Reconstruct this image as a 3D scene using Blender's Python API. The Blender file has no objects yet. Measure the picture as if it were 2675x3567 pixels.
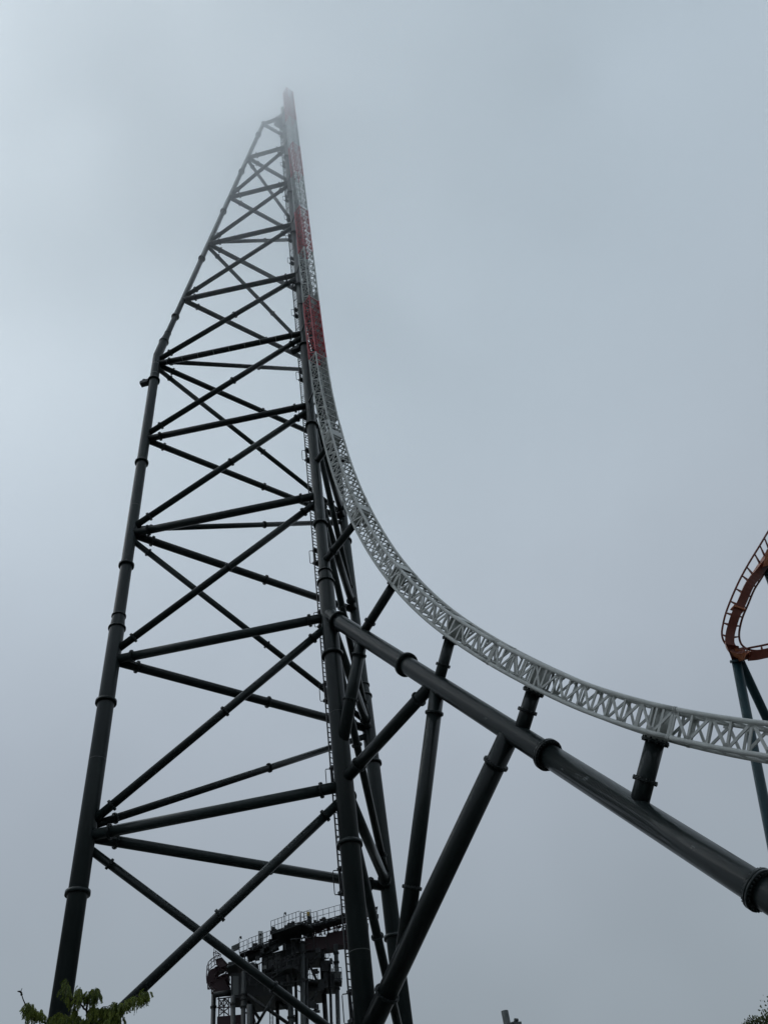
import bpy, math, random
from mathutils import Vector, Matrix
random.seed(7)
R_ = math.radians
scene = bpy.context.scene
COL = scene.collection
V = Vector

# ------------------------------------------------------------------ camera
CAM_H = 1.6
PITCH, ROLL, FPX = 0.8154074, -0.1726640, 2900.22
CX, CY = 1337.5, 1783.5
fw = V((0, math.cos(PITCH), math.sin(PITCH))); rt = V((1, 0, 0)); up = rt.cross(fw)
c_, s_ = math.cos(ROLL), math.sin(ROLL)
cR = rt * c_ + up * s_; cU = up * c_ - rt * s_; cB = -fw
cam_d = bpy.data.cameras.new("camera"); cam = bpy.data.objects.new("camera", cam_d); COL.objects.link(cam)
m = Matrix((cR, cU, cB)).transposed().to_4x4(); m.translation = V((0, 0, CAM_H)); cam.matrix_world = m
cam_d.sensor_fit = 'VERTICAL'; cam_d.sensor_height = 36.0; cam_d.lens = FPX * 36.0 / 3567.0
cam_d.clip_start = 0.1; cam_d.clip_end = 5000
scene.camera = cam

# ------------------------------------------------------------------ sky and sun (overcast)
SUN_AZ, SUN_EL = R_(-85), R_(66)
world = bpy.data.worlds.new("World"); scene.world = world; world.use_nodes = True
nt = world.node_tree; nt.nodes.clear(); N = nt.nodes.new; L = nt.links.new
def math_n(tree, op, a, b=None, c=None, clamp=False):
    n = tree.nodes.new('ShaderNodeMath'); n.operation = op; n.use_clamp = clamp
    for i, v in enumerate((a, b, c)):
        if v is None: continue
        if isinstance(v, (int, float)): n.inputs[i].default_value = v
        else: tree.links.new(v, n.inputs[i])
    return n.outputs[0]
tc = N('ShaderNodeTexCoord'); sep = N('ShaderNodeSeparateXYZ'); L(tc.outputs['Generated'], sep.inputs[0])
sky = N('ShaderNodeTexSky'); sky.sky_type = 'NISHITA'; sky.sun_disc = False
sky.sun_elevation = SUN_EL; sky.sun_rotation = SUN_AZ; sky.dust_density = 5; sky.air_density = 1.5
ramp = N('ShaderNodeValToRGB'); cr = ramp.color_ramp
cr.interpolation = 'B_SPLINE'
stops = [(0.0, (.15, .16, .17)), (.10, (.262, .304, .340)), (.30, (.290, .336, .378)), (.50, (.360, .407, .468)),
         (.66, (.408, .468, .530)), (.76, (.434, .501, .567)), (.86, (.466, .548, .622)), (.93, (.515, .610, .695)), (1.0, (.54, .63, .72))]
cr.elements[0].position = 0; cr.elements[0].color = (*stops[0][1], 1)
cr.elements[1].position = 1; cr.elements[1].color = (*stops[-1][1], 1)
for p, c in stops[1:-1]:
    e = cr.elements.new(p); e.color = (*c, 1)
L(sep.outputs['Z'], ramp.inputs[0])
# broad bright patch where the sun sits behind the cloud
BR = V((math.sin(R_(-58)) * math.cos(R_(62)), math.cos(R_(-58)) * math.cos(R_(62)), math.sin(R_(62))))
dot = N('ShaderNodeVectorMath'); dot.operation = 'DOT_PRODUCT'; L(tc.outputs['Generated'], dot.inputs[0]); dot.inputs[1].default_value = BR
lobe = math_n(nt, 'POWER', math_n(nt, 'MAXIMUM', dot.outputs['Value'], 0.0), 12.0)
noi = N('ShaderNodeTexNoise'); noi.inputs['Scale'].default_value = 3.1; noi.inputs['Detail'].default_value = 3.5; noi.inputs['Roughness'].default_value = .45
L(tc.outputs['Generated'], noi.inputs['Vector'])
nv = math_n(nt, 'MULTIPLY_ADD', math_n(nt, 'SUBTRACT', noi.outputs['Fac'], .5), .30, 1.0)
gain = math_n(nt, 'MULTIPLY', math_n(nt, 'MULTIPLY_ADD', lobe, .36, 1.0), nv)
sc = N('ShaderNodeVectorMath'); sc.operation = 'SCALE'; L(ramp.outputs['Color'], sc.inputs[0]); L(gain, sc.inputs['Scale'])
sc10 = N('ShaderNodeVectorMath'); sc10.operation = 'SCALE'; L(sc.outputs[0], sc10.inputs[0]); sc10.inputs['Scale'].default_value = 10.0
mix = N('ShaderNodeMix'); mix.data_type = 'RGBA'; mix.inputs['Factor'].default_value = 0.97
L(sky.outputs['Color'], mix.inputs['A']); L(sc10.outputs[0], mix.inputs['B'])
bg = N('ShaderNodeBackground'); bg.inputs['Strength'].default_value = 0.1; L(mix.outputs['Result'], bg.inputs['Color'])
wo = N('ShaderNodeOutputWorld'); L(bg.outputs[0], wo.inputs['Surface'])

sd = bpy.data.lights.new("sun", 'SUN'); sd.energy = 0.5; sd.angle = R_(50); sd.color = (1.0, .985, .96)
sun = bpy.data.objects.new("sun", sd); COL.objects.link(sun)
sdir = V((math.sin(SUN_AZ) * math.cos(SUN_EL), math.cos(SUN_AZ) * math.cos(SUN_EL), math.sin(SUN_EL)))
sun.rotation_euler = sdir.to_track_quat('Z', 'Y').to_euler(); sun.location = sdir * 200

scene.view_settings.view_transform = 'Standard'; scene.view_settings.look = 'None'
scene.view_settings.exposure = 0.10; scene.view_settings.gamma = 1.0; scene.view_settings.use_curve_mapping = False
scene.cycles.volume_bounces = 5; scene.cycles.max_bounces = 8

# ------------------------------------------------------------------ materials
def paint(name, col, rough=.4, var=.25, scale=1.2, metallic=0.0, coat=0.0, streak=True, bump=.0, spec=.5, tone=0.0):
    mt = bpy.data.materials.new(name); mt.use_nodes = True; t = mt.node_tree; b = t.nodes['Principled BSDF']
    g = t.nodes.new('ShaderNodeNewGeometry'); mp = t.nodes.new('ShaderNodeMapping')
    mp.inputs['Scale'].default_value = (scale, scale, scale * (.12 if streak else 1))
    t.links.new(g.outputs['Position'], mp.inputs['Vector'])
    n = t.nodes.new('ShaderNodeTexNoise'); n.inputs['Scale'].default_value = 3.0; n.inputs['Detail'].default_value = 6; n.inputs['Roughness'].default_value = .65
    t.links.new(mp.outputs[0], n.inputs['Vector'])
    n2 = t.nodes.new('ShaderNodeTexNoise'); n2.inputs['Scale'].default_value = .35; n2.inputs['Detail'].default_value = 3
    t.links.new(g.outputs['Position'], n2.inputs['Vector'])
    f = math_n(t, 'ADD', math_n(t, 'MULTIPLY', math_n(t, 'SUBTRACT', n.outputs['Fac'], .5), 2 * var),
               math_n(t, 'MULTIPLY', math_n(t, 'SUBTRACT', n2.outputs['Fac'], .5), 1.6 * var))
    f = math_n(t, 'ADD', f, 1.0)
    if tone:      # each steel piece was painted in its own batch
        oi = t.nodes.new('ShaderNodeObjectInfo'); f = math_n(t, 'MULTIPLY', f, math_n(t, 'MULTIPLY_ADD', oi.outputs['Random'], 2 * tone, 1 - tone))
    s = t.nodes.new('ShaderNodeVectorMath'); s.operation = 'SCALE'; s.inputs[0].default_value = col; t.links.new(f, s.inputs['Scale'])
    t.links.new(s.outputs[0], b.inputs['Base Color'])
    rr = math_n(t, 'MULTIPLY_ADD', n.outputs['Fac'], .22, rough - .11, clamp=True); t.links.new(rr, b.inputs['Roughness'])
    b.inputs['Metallic'].default_value = metallic; b.inputs['Specular IOR Level'].default_value = spec
    b.inputs['Coat Weight'].default_value = coat; b.inputs['Coat Roughness'].default_value = .06
    return mt
M_dark = paint('dark slate steel paint', (.0145, .0208, .0208), .45, .34, 1.3, spec=.15, coat=.32, tone=.25)
M_dark2 = paint('black galvanised ladder steel', (.012, .014, .016), .5, .3)
M_white = paint('pale grey track paint', (.465, .48, .46), .42, .26, 1.5)
M_red = paint('red track paint', (.46, .045, .06), .42, .25, 1.5)
M_grey = paint('grey tray sheet', (.27, .29, .285), .5, .2, 1.2)
M_bolt = paint('bolt steel', (.035, .04, .042), .4, .2)
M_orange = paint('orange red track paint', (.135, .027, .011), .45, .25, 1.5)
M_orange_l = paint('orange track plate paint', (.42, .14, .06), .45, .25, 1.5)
M_teal = paint('teal support paint', (.007, .043, .056), .45, .35, 1.2)
M_fsteel = paint('weathered dark steel', (.009, .011, .012), .55, .45, .6)
M_fmid = paint('weathered grey steel', (.028, .033, .034), .55, .35, .6)
M_panel = paint('grey cabin panel', (.085, .092, .09), .6, .3, .5)
M_fwhite = paint('white cabinet', (.42, .43, .42), .5, .2, .6)
M_yellow = paint('yellow cabinet side', (.42, .27, .03), .5, .2, .6)
M_fred = paint('old dark red paint', (.026, .006, .009), .6, .4, .6)
M_pole = paint('grey lamp post paint', (.075, .085, .085), .5, .25, 2)
M_conc = paint('concrete', (.30, .29, .27), .85, .3, 1.5, streak=False)
M_scuff = paint('bare scuff', (.16, .18, .18), .6, .5, 8, streak=False)
M_seam = paint('weld seam', (.03, .036, .036), .5, .3, 8, streak=False)
M_bark = paint('bark', (.022, .018, .015), .85, .5, 6, streak=False)
M_bird = paint('dark feathers', (.03, .03, .032), .8, .2)
def leaf_mat(name, c1, c2):
    mt = bpy.data.materials.new(name); mt.use_nodes = True; t = mt.node_tree; b = t.nodes['Principled BSDF']
    oi = t.nodes.new('ShaderNodeNewGeometry'); n = t.nodes.new('ShaderNodeTexNoise'); n.inputs['Scale'].default_value = 5.0; n.inputs['Detail'].default_value = 4
    t.links.new(oi.outputs['Position'], n.inputs['Vector'])
    rp = t.nodes.new('ShaderNodeValToRGB'); rp.color_ramp.elements[0].color = (*c1, 1); rp.color_ramp.elements[1].color = (*c2, 1)
    rp.color_ramp.elements[0].position = .35; rp.color_ramp.elements[1].position = .65
    r2 = math_n(t, 'MULTIPLY_ADD', oi.outputs['Random Per Island'], .35, math_n(t, 'SUBTRACT', n.outputs['Fac'], .175))
    t.links.new(r2, rp.inputs[0]); t.links.new(rp.outputs[0], b.inputs['Base Color'])
    b.inputs['Roughness'].default_value = .55; b.inputs['Specular IOR Level'].default_value = .3
    tr = t.nodes.new('ShaderNodeBsdfTranslucent'); t.links.new(rp.outputs[0], tr.inputs['Color'])
    mx = t.nodes.new('ShaderNodeMixShader'); mx.inputs[0].default_value = .35
    out = t.nodes['Material Output']; t.links.new(b.outputs[0], mx.inputs[1]); t.links.new(tr.outputs[0], mx.inputs[2]); t.links.new(mx.outputs[0], out.inputs['Surface'])
    return mt
M_leaf = leaf_mat('locust leaf', (.045, .072, .012), (.17, .205, .035))
M_leaf2 = leaf_mat('hedge tree leaf', (.05, .065, .024), (.15, .17, .07))
def ground_mat():
    mt = bpy.data.materials.new('asphalt'); mt.use_nodes = True; t = mt.node_tree; b = t.nodes['Principled BSDF']
    g = t.nodes.new('ShaderNodeNewGeometry'); n = t.nodes.new('ShaderNodeTexNoise'); n.inputs['Scale'].default_value = .2; n.inputs['Detail'].default_value = 8
    t.links.new(g.outputs['Position'], n.inputs['Vector'])
    rp = t.nodes.new('ShaderNodeValToRGB'); rp.color_ramp.elements[0].color = (.045, .05, .04, 1); rp.color_ramp.elements[1].color = (.10, .10, .095, 1)
    t.links.new(n.outputs['Fac'], rp.inputs[0]); t.links.new(rp.outputs[0], b.inputs['Base Color']); b.inputs['Roughness'].default_value = .85
    return mt
M_ground = ground_mat()

# ------------------------------------------------------------------ mesh builder
def basis(d):
    d = d.normalized(); a = V((0, 0, 1)) if abs(d.z) < .95 else V((0, 1, 0))
    x = d.cross(a).normalized(); return x, x.cross(d).normalized(), d
class MB:
    def __init__(s): s.v = []; s.f = []; s.sm = []; s.mi = []; s.cur = 0
    def ring(s, c, x, y, r, n):
        b = len(s.v)
        for i in range(n):
            a = 2 * math.pi * i / n; s.v.append(c + x * (r * math.cos(a)) + y * (r * math.sin(a)))
        return b
    def face(s, idx, sm=False): s.f.append(tuple(idx)); s.sm.append(sm); s.mi.append(s.cur)
    def tube(s, p, q, r, r2=None, n=20, cap=True):
        p = V(p); q = V(q); r2 = r if r2 is None else r2
        if (q - p).length < 1e-6: return s
        x, y, d = basis(q - p); a = s.ring(p, x, y, r, n); b = s.ring(q, x, y, r2, n)
        for i in range(n):
            j = (i + 1) % n; s.face((a + i, b + i, b + j, a + j), True)
        if cap:
            s.face([a + i for i in range(n)]); s.face([b + i for i in reversed(range(n))])
        return s
    def path(s, pts, r, n=10, cap=True, radii=None):
        pts = [V(p) for p in pts]; rings = []; prevx = None
        for i, p in enumerate(pts):
            d = (pts[min(i + 1, len(pts) - 1)] - pts[max(i - 1, 0)]).normalized()
            if prevx is None: x, y, _ = basis(d)
            else:
                x = (prevx - d * prevx.dot(d)).normalized(); y = x.cross(d).normalized()
            prevx = x; rings.append(s.ring(p, x, y, radii[i] if radii else r, n))
        for a, b in zip(rings, rings[1:]):
            for i in range(n):
                j = (i + 1) % n; s.face((a + i, b + i, b + j, a + j), True)
        if cap:
            s.face([rings[0] + i for i in range(n)]); s.face([rings[-1] + i for i in reversed(range(n))])
        return s
    def hexa(s, c):      # 8 corners: bottom 4, top 4
        b = len(s.v); s.v += [V(k) for k in c]
        for f in ((0, 3, 2, 1), (4, 5, 6, 7), (0, 1, 5, 4), (1, 2, 6, 5), (2, 3, 7, 6), (3, 0, 4, 7)): s.face([b + i for i in f])
        return s
    def bar(s, p, q, w, h, side=None):      # rectangular bar; w along side, h across
        p = V(p); q = V(q); d = (q - p).normalized()
        if side is None: x, y, _ = basis(d)
        else:
            x = V(side); x = (x - d * x.dot(d)).normalized(); y = d.cross(x)
        x = x * (w / 2); y = y * (h / 2)
        return s.hexa([p - x - y, p + x - y, p + x + y, p - x + y, q - x - y, q + x - y, q + x + y, q - x + y])
    def box(s, c, ex, ey, ez):       # centre + half extents vectors
        c = V(c); return s.hexa([c - ex - ey - ez, c + ex - ey - ez, c + ex + ey - ez, c - ex + ey - ez, c - ex - ey + ez, c + ex - ey + ez, c + ex + ey + ez, c - ex + ey + ez])
    def flange(s, c, d, r, R, th, nb=14, n=28, pair=True):
        c = V(c); d = V(d).normalized(); x, y, _ = basis(d)
        gap = .004 if pair else 0
        if pair:
            s.tube(c - d * th, c - d * gap, R, n=n); s.tube(c + d * gap, c + d * th, R, n=n)
        else: s.tube(c - d * th, c + d * th, R, n=n)
        if nb:
            rb = (r + R) / 2 + (R - r) * .08; br = min((R - r) * .30, .048)
            for i in range(nb):
                a = 2 * math.pi * (i + .5) / nb; o = c + x * (rb * math.cos(a)) + y * (rb * math.sin(a))
                s.tube(o - d * (th + br * 1.3), o + d * (th + br * 1.3), br, n=6)
        return s
    def build(s, name, mats, parent=None):
        me = bpy.data.meshes.new(name); me.from_pydata([tuple(v) for v in s.v], [], s.f)
        me.polygons.foreach_set('use_smooth', s.sm); 
        for mt in (mats if isinstance(mats, (list, tuple)) else [mats]): me.materials.append(mt)
        me.polygons.foreach_set('material_index', s.mi); me.update()
        o = bpy.data.objects.new(name, me); COL.objects.link(o)
        if parent is not None:
            pw = V((0, 0, 0)); q = parent
            while q is not None: pw += q.location; q = q.parent
            o.parent = parent
            o.location = -pw if False else V((0, 0, 0))
            me.transform(Matrix.Translation(-pw))
        return o
def tag(o, label=None, cat=None, group=None, kind=None):
    if label: o['label'] = label
    if cat: o['category'] = cat
    if group: o['group'] = group
    if kind: o['kind'] = kind
    return o
def empty(name, loc, label, cat, group=None):
    o = bpy.data.objects.new(name, None); COL.objects.link(o); o.location = loc; o.empty_display_size = .5
    return tag(o, label, cat, group)
def at(px, py, depth):               # dev helper: a point of the place at a given distance in front of the camera
    return V((0, 0, CAM_H)) + (cR * ((px - CX) / FPX) - cU * ((py - CY) / FPX) - cB) * depth

# ------------------------------------------------------------------ ground
g = MB(); g.hexa([(-900, -900, -.5), (900, -900, -.5), (900, 900, -.5), (-900, 900, -.5), (-900, -900, 0), (900, -900, 0), (900, 900, 0), (-900, 900, 0)])
tag(g.build('ground', M_ground), kind='structure')

# ------------------------------------------------------------------ the spike tower
H0 = CAM_H
A = V((-16.513, 36.281, 0)); B = V((-4.0365, 35.773, 0)); C = V((-3.4364, 47.658, 0))
At = V((-6.834, 36.258, 0)); Ct = V((-4.199, 38.332, 0))
ZL = {-1: -.6, 0: 9.75, 1: 19.99, 2: 30.34, 3: 40.61, 4: 50.7, 5: 60.92, 6: 71.26, 7: 82.13, 8: 93.09, 9: 104.18, 10: 115.25}
n3 = V((.69191532, -.72197866, 0)); t3 = V((-.72197866, -.69191532, 0))
Z = V((0, 0, 1))
def P2(s, z, off=0.0): return B + n3 * s + t3 * off + Z * (z + H0)
def legpt(k, z):
    P, T = {'A': (A, At), 'B': (B, B), 'C': (C, Ct)}[k]
    if z <= 62.2: q = P
    else: q = P + (T - P) * ((z - 62.2) / (115.25 - 62.2))
    return V((q.x, q.y, z + H0))
tower = empty('support_tower', (B.x, B.y, 0), 'very tall dark slate three-legged steel tower with crossing tubes, its top fading into cloud', 'tower')

def leg(k, segs, cones, collars, top):
    zs = [-1.6] ; mb = MB()
    prof = []      # list of (z, r)
    for (z0, z1, r) in segs: prof += [(z0, r), (z1, r)]
    pts = [legpt(k, z) for z, _ in prof]; rad = [r for _, r in prof]
    # insert the knee
    if k != 'B':
        for i in range(len(prof) - 1):
            if prof[i][0] < 62.2 < prof[i + 1][0]:
                pts.insert(i + 1, legpt(k, 62.2)); rad.insert(i + 1, prof[i][1]); break
    mb.path(pts, 0, n=40, radii=rad)
    o = mb.build('leg', M_dark, tower)
    for (z, r, big) in collars:
        d = (legpt(k, z + .5) - legpt(k, z - .5)).normalized(); cb = MB()
        cb.flange(legpt(k, z), d, r, (r * 1.12 + .075) if big else r * 1.16, .085 if big else .05, nb=0, n=40, pair=False)
        cb.build('collar', M_dark, o)
    f = MB(); f.tube(legpt(k, -1.6), legpt(k, -1.3), 1.5, n=32); f.tube(legpt(k, -1.3), legpt(k, -1.2), .8, n=32)
    f.build('footing', M_conc, o)
    return o
legA = leg('A', [(-1.2, 32.66, .435), (33.58, 64.3, .36), (65.64, 115.6, .245)], None,
    [(4, .435, 1), (17.31, .435, 1), (27.52, .435, 1), (32.66, .435, 0), (33.58, .365, 0), (37.74, .36, 1), (47.96, .36, 1), (58.5, .36, 1), (64.3, .36, 0), (65.64, .25, 0), (68.35, .245, 1), (79.08, .245, 1), (89.6, .245, 1), (100.1, .245, 1), (111.6, .245, 1), (115.6, .25, 0)], 0)
legB = leg('B', [(-1.2, 32.9, .45), (33.76, 58.4, .345), (59.6, 118.6, .26)], None,
    [(5, .45, 1), (17.13, .45, 1), (27.63, .45, 1), (32.9, .45, 0), (33.76, .36, 0), (37.86, .345, 1), (48.15, .345, 1), (58.88, .33, 1), (65.5, .26, 0), (69.1, .26, 1), (79.97, .26, 1), (90.1, .26, 1), (100.6, .26, 1), (111, .26, 1)], 0)
legC = leg('C', [(-1.2, 32.66, .435), (33.58, 64.3, .36), (65.64, 115.6, .245)], None,
    [(4, .435, 1), (17.25, .435, 1), (27.8, .435, 1), (32.9, .435, 0), (33.8, .365, 0), (37.74, .36, 1), (47.96, .36, 1), (58.5, .36, 1), (64.3, .36, 0), (65.64, .25, 0), (68.35, .245, 1), (79.08, .245, 1), (89.6, .245, 1), (100.1, .245, 1)], 0)

def brace(p, q, r, fl, name='brace', R=1.42, th=.036, nb=14, mat=None, parent=None, n=28):
    p = V(p); q = V(q); d = (q - p).normalized(); ln = (q - p).length
    o = MB().tube(p, q, r, n=n).build(name, mat or M_dark, parent or tower)
    for a in fl:
        a = a if a > 0 and a > 1 or a == 1 else a
        c = p + d * (a * ln if 0 < a < 1 else (a if a > 0 else ln + a))
        MB().flange(c, d, r, r * R, th, nb=nb, n=n).build('flange', [M_dark], o)
    return o
for k in range(0, 11):
    a, b, c = legpt('A', ZL[k]), legpt('B', ZL[k]), legpt('C', ZL[k])
    rh = .262 if k <= 3 else .24; rc = .262 if k <= 3 else .23
    if k < 10:
        brace(a, b, rh, (1.15, -1.1)); brace(c, b, rh, (1.15, -1.1)); brace(a, c, rc, (1.45, .57, -1.2) if k < 7 else (1.3,))
    else:
        brace(a, b, .235, (-.9,)); brace(c, b, .235, (-.9,)); brace(a, c, .22, ())
for k in range(-1, 9):
    e = .55
    for lg in 'AC':
        p = legpt(lg, ZL[k] + e); q = legpt('B', ZL[k + 1] - e)
        brace(p, q, .215 if k < 6 else .20, (1.35, .53, -1.25) if k < 6 else (1.4, -1.5))
for (hi_leg, hk, lo_leg, lk) in (('A', 1, 'C', 0), ('C', 2, 'A', 1), ('A', 3, 'C', 2), ('C', 4, 'A', 3), ('A', 5, 'C', 4), ('C', 6, 'A', 5), ('A', 7, 'C', 6), ('C', 8, 'A', 7), ('A', 9, 'C', 8)):
    p = legpt(hi_leg, ZL[hk] - .45); q = legpt(lo_leg, ZL[lk] + .45)
    if hi_leg == 'C': p, q = q, p
    brace(p, q, .195, (1.45, .57, -1.3) if hk < 9 else (1.3, -1.2))

# inclined boom and the struts in the track's plane
def boom_z(s): return 30.44 - 1.292 * s
bm = MB(); bm.tube(P2(0, boom_z(0)), P2(12.0, boom_z(12.0)), .425, n=44, cap=False); bm.tube(P2(12, boom_z(12)), P2(24.7, boom_z(24.7)), .425, .46, n=44)
boom = bm.build('boom', M_dark, tower); tag(boom, 'thick dark tube sloping down from the tower under the curved track')
bd = (P2(1, boom_z(1)) - P2(0, boom_z(0))).normalized()
for s in (.82, 5.55, 11.95, 17.35):
    MB().flange(P2(s, boom_z(s)), bd, .43, .58, .075, nb=30, n=44).build('flange', M_dark, boom)
# small bare scuffs on the boom's camera side
rs = random.Random(3)
sf = MB()
for s0, a0 in ((13.15, .1), (13.4, -.12), (13.3, .02), (16.2, .05), (12.7, .3), (9.9, .25)):
    base = P2(s0, boom_z(s0)); ax = basis(bd)
    vdir = (V((0, 0, CAM_H)) - base).normalized(); vdir = (vdir - bd * vdir.dot(bd)).normalized(); sd_ = bd.cross(vdir)
    for j in range(5):
        a = a0 + rs.uniform(-.12, .12); r = .436; l = rs.uniform(.04, .16); off = rs.uniform(-.12, .12); w = rs.uniform(.006, .02)
        u = vdir * math.cos(a) + sd_ * math.sin(a); v2 = vdir * math.cos(a + w / r) + sd_ * math.sin(a + w / r)
        p0 = base + bd * off; p1 = p0 + bd * l + sd_ * rs.uniform(-.02, .02)
        b0 = len(sf.v); sf.v += [p0 + u * r, p1 + u * r, p1 + v2 * r, p0 + v2 * r]; sf.face((b0, b0 + 1, b0 + 2, b0 + 3))
sf.build('scuff_marks', M_scuff, boom)

brace(P2(2.7, boom_z(2.7) + .1), P2(0, 21.95), .31, (1.05, 3.35), 'strut', 1.25)
brace(P2(7.1, boom_z(7.1)), P2(0, 20.25), .285, (1.15, -1.25), 'strut', 1.3, nb=20)
brace(P2(10.6, boom_z(10.6)), P2(0, 9.65), .40, (1.35, -1.75), 'strut', 1.25, nb=24)
brace(P2(7.3, boom_z(7.3)), P2(2.6, 11.35), .32, (1.25, -2.6), 'strut', 1.25, nb=18)

# weld seams and the pale straps on the level-five brace
for k, z, r in (('A', 60.7, .36), ('A', 59.3, .36), ('B', 61.0, .26), ('A', 24.0, .435), ('B', 23.9, .45), ('A', 43.2, .36), ('B', 12.6, .45)):
    c = legpt(k, z); MB().tube(c - Z * .018, c + Z * .018, r + .004, n=40).build('weld_seam', M_scuff if z > 55 else M_seam, tower)
a5, b5 = legpt('A', ZL[5]), legpt('B', ZL[5])
for i in range(9):
    c = a5.lerp(b5, .075 + .106 * i); d = (b5 - a5).normalized(); MB().tube(c - d * .02, c + d * .02, .246, n=28).build('strap', M_scuff, tower)

# access ladder behind leg B
ld = MB(); lo = B - n3 * .68
for sg in (-1, 1):
    ld.bar(lo + t3 * (.21 * sg) + Z * .3, lo + t3 * (.21 * sg) + Z * 117.5, .075, .04, side=n3)
z = .6
while z < 117.2:
    ld.bar(lo + t3 * .21 + Z * z, lo - t3 * .21 + Z * z, .036, .036); z += .285
z = 2.0
while z < 117:
    for sg in (-1, 1): ld.bar(lo + t3 * (.21 * sg) + Z * z, B + t3 * (.12 * sg) - n3 * .2 + Z * z, .05, .03)
    z += 2.47
ladder = ld.build('ladder', M_dark2, tower)
for i in range(0, 22):
    zz = 10.75 + 4.95 * i + CAM_H
    lb = MB()
    lb.box(lo - n3 * .02 + t3 * .02 + Z * (zz - .42), n3 * .16, t3 * .21, Z * .07)
    lb.box(lo - n3 * .0 + t3 * .02 + Z * (zz + .62), n3 * .13, t3 * .19, Z * .06); lb.bar(lo + t3 * .1 + Z * (zz - .45), lo + t3 * .16 + Z * (zz + .6), .10, .05)
    # hoop handrail outside
    for sg in (1,):
        a = lo + t3 * (.23 * sg) - n3 * .05; o = a - n3 * .02 + t3 * .16 * sg - n3 * .08
        h0, h1 = zz - .5, zz + .55
        lb.path([a + Z * h0, o + Z * h0, o + Z * (h0 + .07) + t3 * .03 * sg, o + Z * (h1 - .07) + t3 * .03 * sg, o + Z * h1, a + Z * h1], .022, n=6)
        a = lo - t3 * .23; o = a - n3 * .05 - t3 * .16
        lb.path([a + Z * h0, o + Z * h0, o + Z * h1, a + Z * h1], .016, n=6)
    lb.build('ladder_landing', M_dark2, ladder)

# warning light brackets on legs A and B, maintenance platform at the top
def beacon(k, z, dirv, zs=1.0):
    c = legpt(k, z); b = MB(); dv = V(dirv).normalized(); sv = dv.cross(Z)
    b.box(c + dv * .78, dv * .36, sv * .22, Z * .17); b.box(c + dv * .4, dv * .2, sv * .07, Z * .09)
    b.tube(c + dv * .88 + Z * .17, c + dv * .88 + Z * .36, .15, .12, n=14); b.tube(c + dv * .88 + Z * .36, c + dv * .88 + Z * .42, .17, n=14)
    b.box(c + dv * .6 - Z * .2, dv * .1, sv * .2, Z * .04)
    return b.build('warning_light', M_dark2, tower)
beacon('A', 58.55, (-1, .15, 0)); beacon('B', 58.9, -n3 + t3 * .6); beacon('C', 58.5, (1, .3, 0))
tp = MB(); ctr = B - n3 * .85 + Z * (114.6 + H0)
tp.box(ctr, n3 * .55, t3 * .6, Z * .05)
for a in (-1, 1):
    for b in (-1, 1): tp.bar(ctr + n3 * .53 * a + t3 * .58 * b, ctr + n3 * .53 * a + t3 * .58 * b + Z * 1.1, .05, .05)
for h in (.55, 1.1):
    for b in (-1, 1): tp.bar(ctr - n3 * .53 + t3 * .58 * b + Z * h, ctr + n3 * .53 + t3 * .58 * b + Z * h, .04, .04)
    tp.bar(ctr - n3 * .53 - t3 * .58 + Z * h, ctr - n3 * .53 + t3 * .58 + Z * h, .04, .04)
tp.box(ctr + n3 * .35 + Z * 1.6, n3 * .2, t3 * .22, Z * .9)
tp.build('maintenance_platform', M_dark2, tower)

# ------------------------------------------------------------------ the track
NFp = [(1.92, 121.4), (1.92, 110), (1.92, 90), (1.92, 70), (1.92, 62), (1.94, 58), (2.02, 53), (2.15, 50), (2.58, 45), (3.27, 40), (4.38, 35), (5.99, 30), (8.33, 25),
       (10.88, 21), (13.14, 18), (14.81, 16), (16.78, 14), (19.12, 12), (22.1, 9.9), (26, 7.7), (31, 5.6), (37, 4.0), (44, 3.3), (56, 3.2)]
def catmull(P, step=.08):
    out = []
    for i in range(len(P) - 1):
        p0 = P[max(i - 1, 0)]; p1 = P[i]; p2 = P[i + 1]; p3 = P[min(i + 2, len(P) - 1)]
        d1 = math.dist(p1, p2); d0 = max(math.dist(p0, p1), 1e-3) if i > 0 else d1; d2 = max(math.dist(p2, p3), 1e-3) if i < len(P) - 2 else d1
        m1 = [((p2[j] - p1[j]) / d1 * d0 + (p1[j] - p0[j]) / d0 * d1) / (d0 + d1) * d1 if i > 0 else (p2[j] - p1[j]) for j in (0, 1)]
        m2 = [((p3[j] - p2[j]) / d2 * d1 + (p2[j] - p1[j]) / d1 * d2) / (d1 + d2) * d1 if i < len(P) - 2 else (p2[j] - p1[j]) for j in (0, 1)]
        n = max(4, int(d1 / step))
        for q in range(n):
            t = q / n; h00 = 2 * t ** 3 - 3 * t * t + 1; h10 = t ** 3 - 2 * t * t + t; h01 = -2 * t ** 3 + 3 * t * t; h11 = t ** 3 - t * t
            out.append(tuple(h00 * p1[j] + h10 * m1[j] + h01 * p2[j] + h11 * m2[j] for j in (0, 1)))
    out.append(P[-1]); return out
cv = catmull(NFp)
for _ in range(60):       # fairing
    cv = [cv[0]] + [((cv[i - 1][0] + 2 * cv[i][0] + cv[i + 1][0]) / 4, (cv[i - 1][1] + 2 * cv[i][1] + cv[i + 1][1]) / 4) for i in range(1, len(cv) - 1)] + [cv[-1]]
acc = [0.0]
for i in range(1, len(cv)): acc.append(acc[-1] + math.dist(cv[i - 1], cv[i]))
LEN = acc[-1]
import bisect
def curve(a):
    a = min(max(a, 0), LEN - 1e-6); i = max(0, bisect.bisect_right(acc, a) - 1); i = min(i, len(cv) - 2)
    f = (a - acc[i]) / (acc[i + 1] - acc[i]); return cv[i][0] + (cv[i + 1][0] - cv[i][0]) * f, cv[i][1] + (cv[i + 1][1] - cv[i][1]) * f
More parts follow.
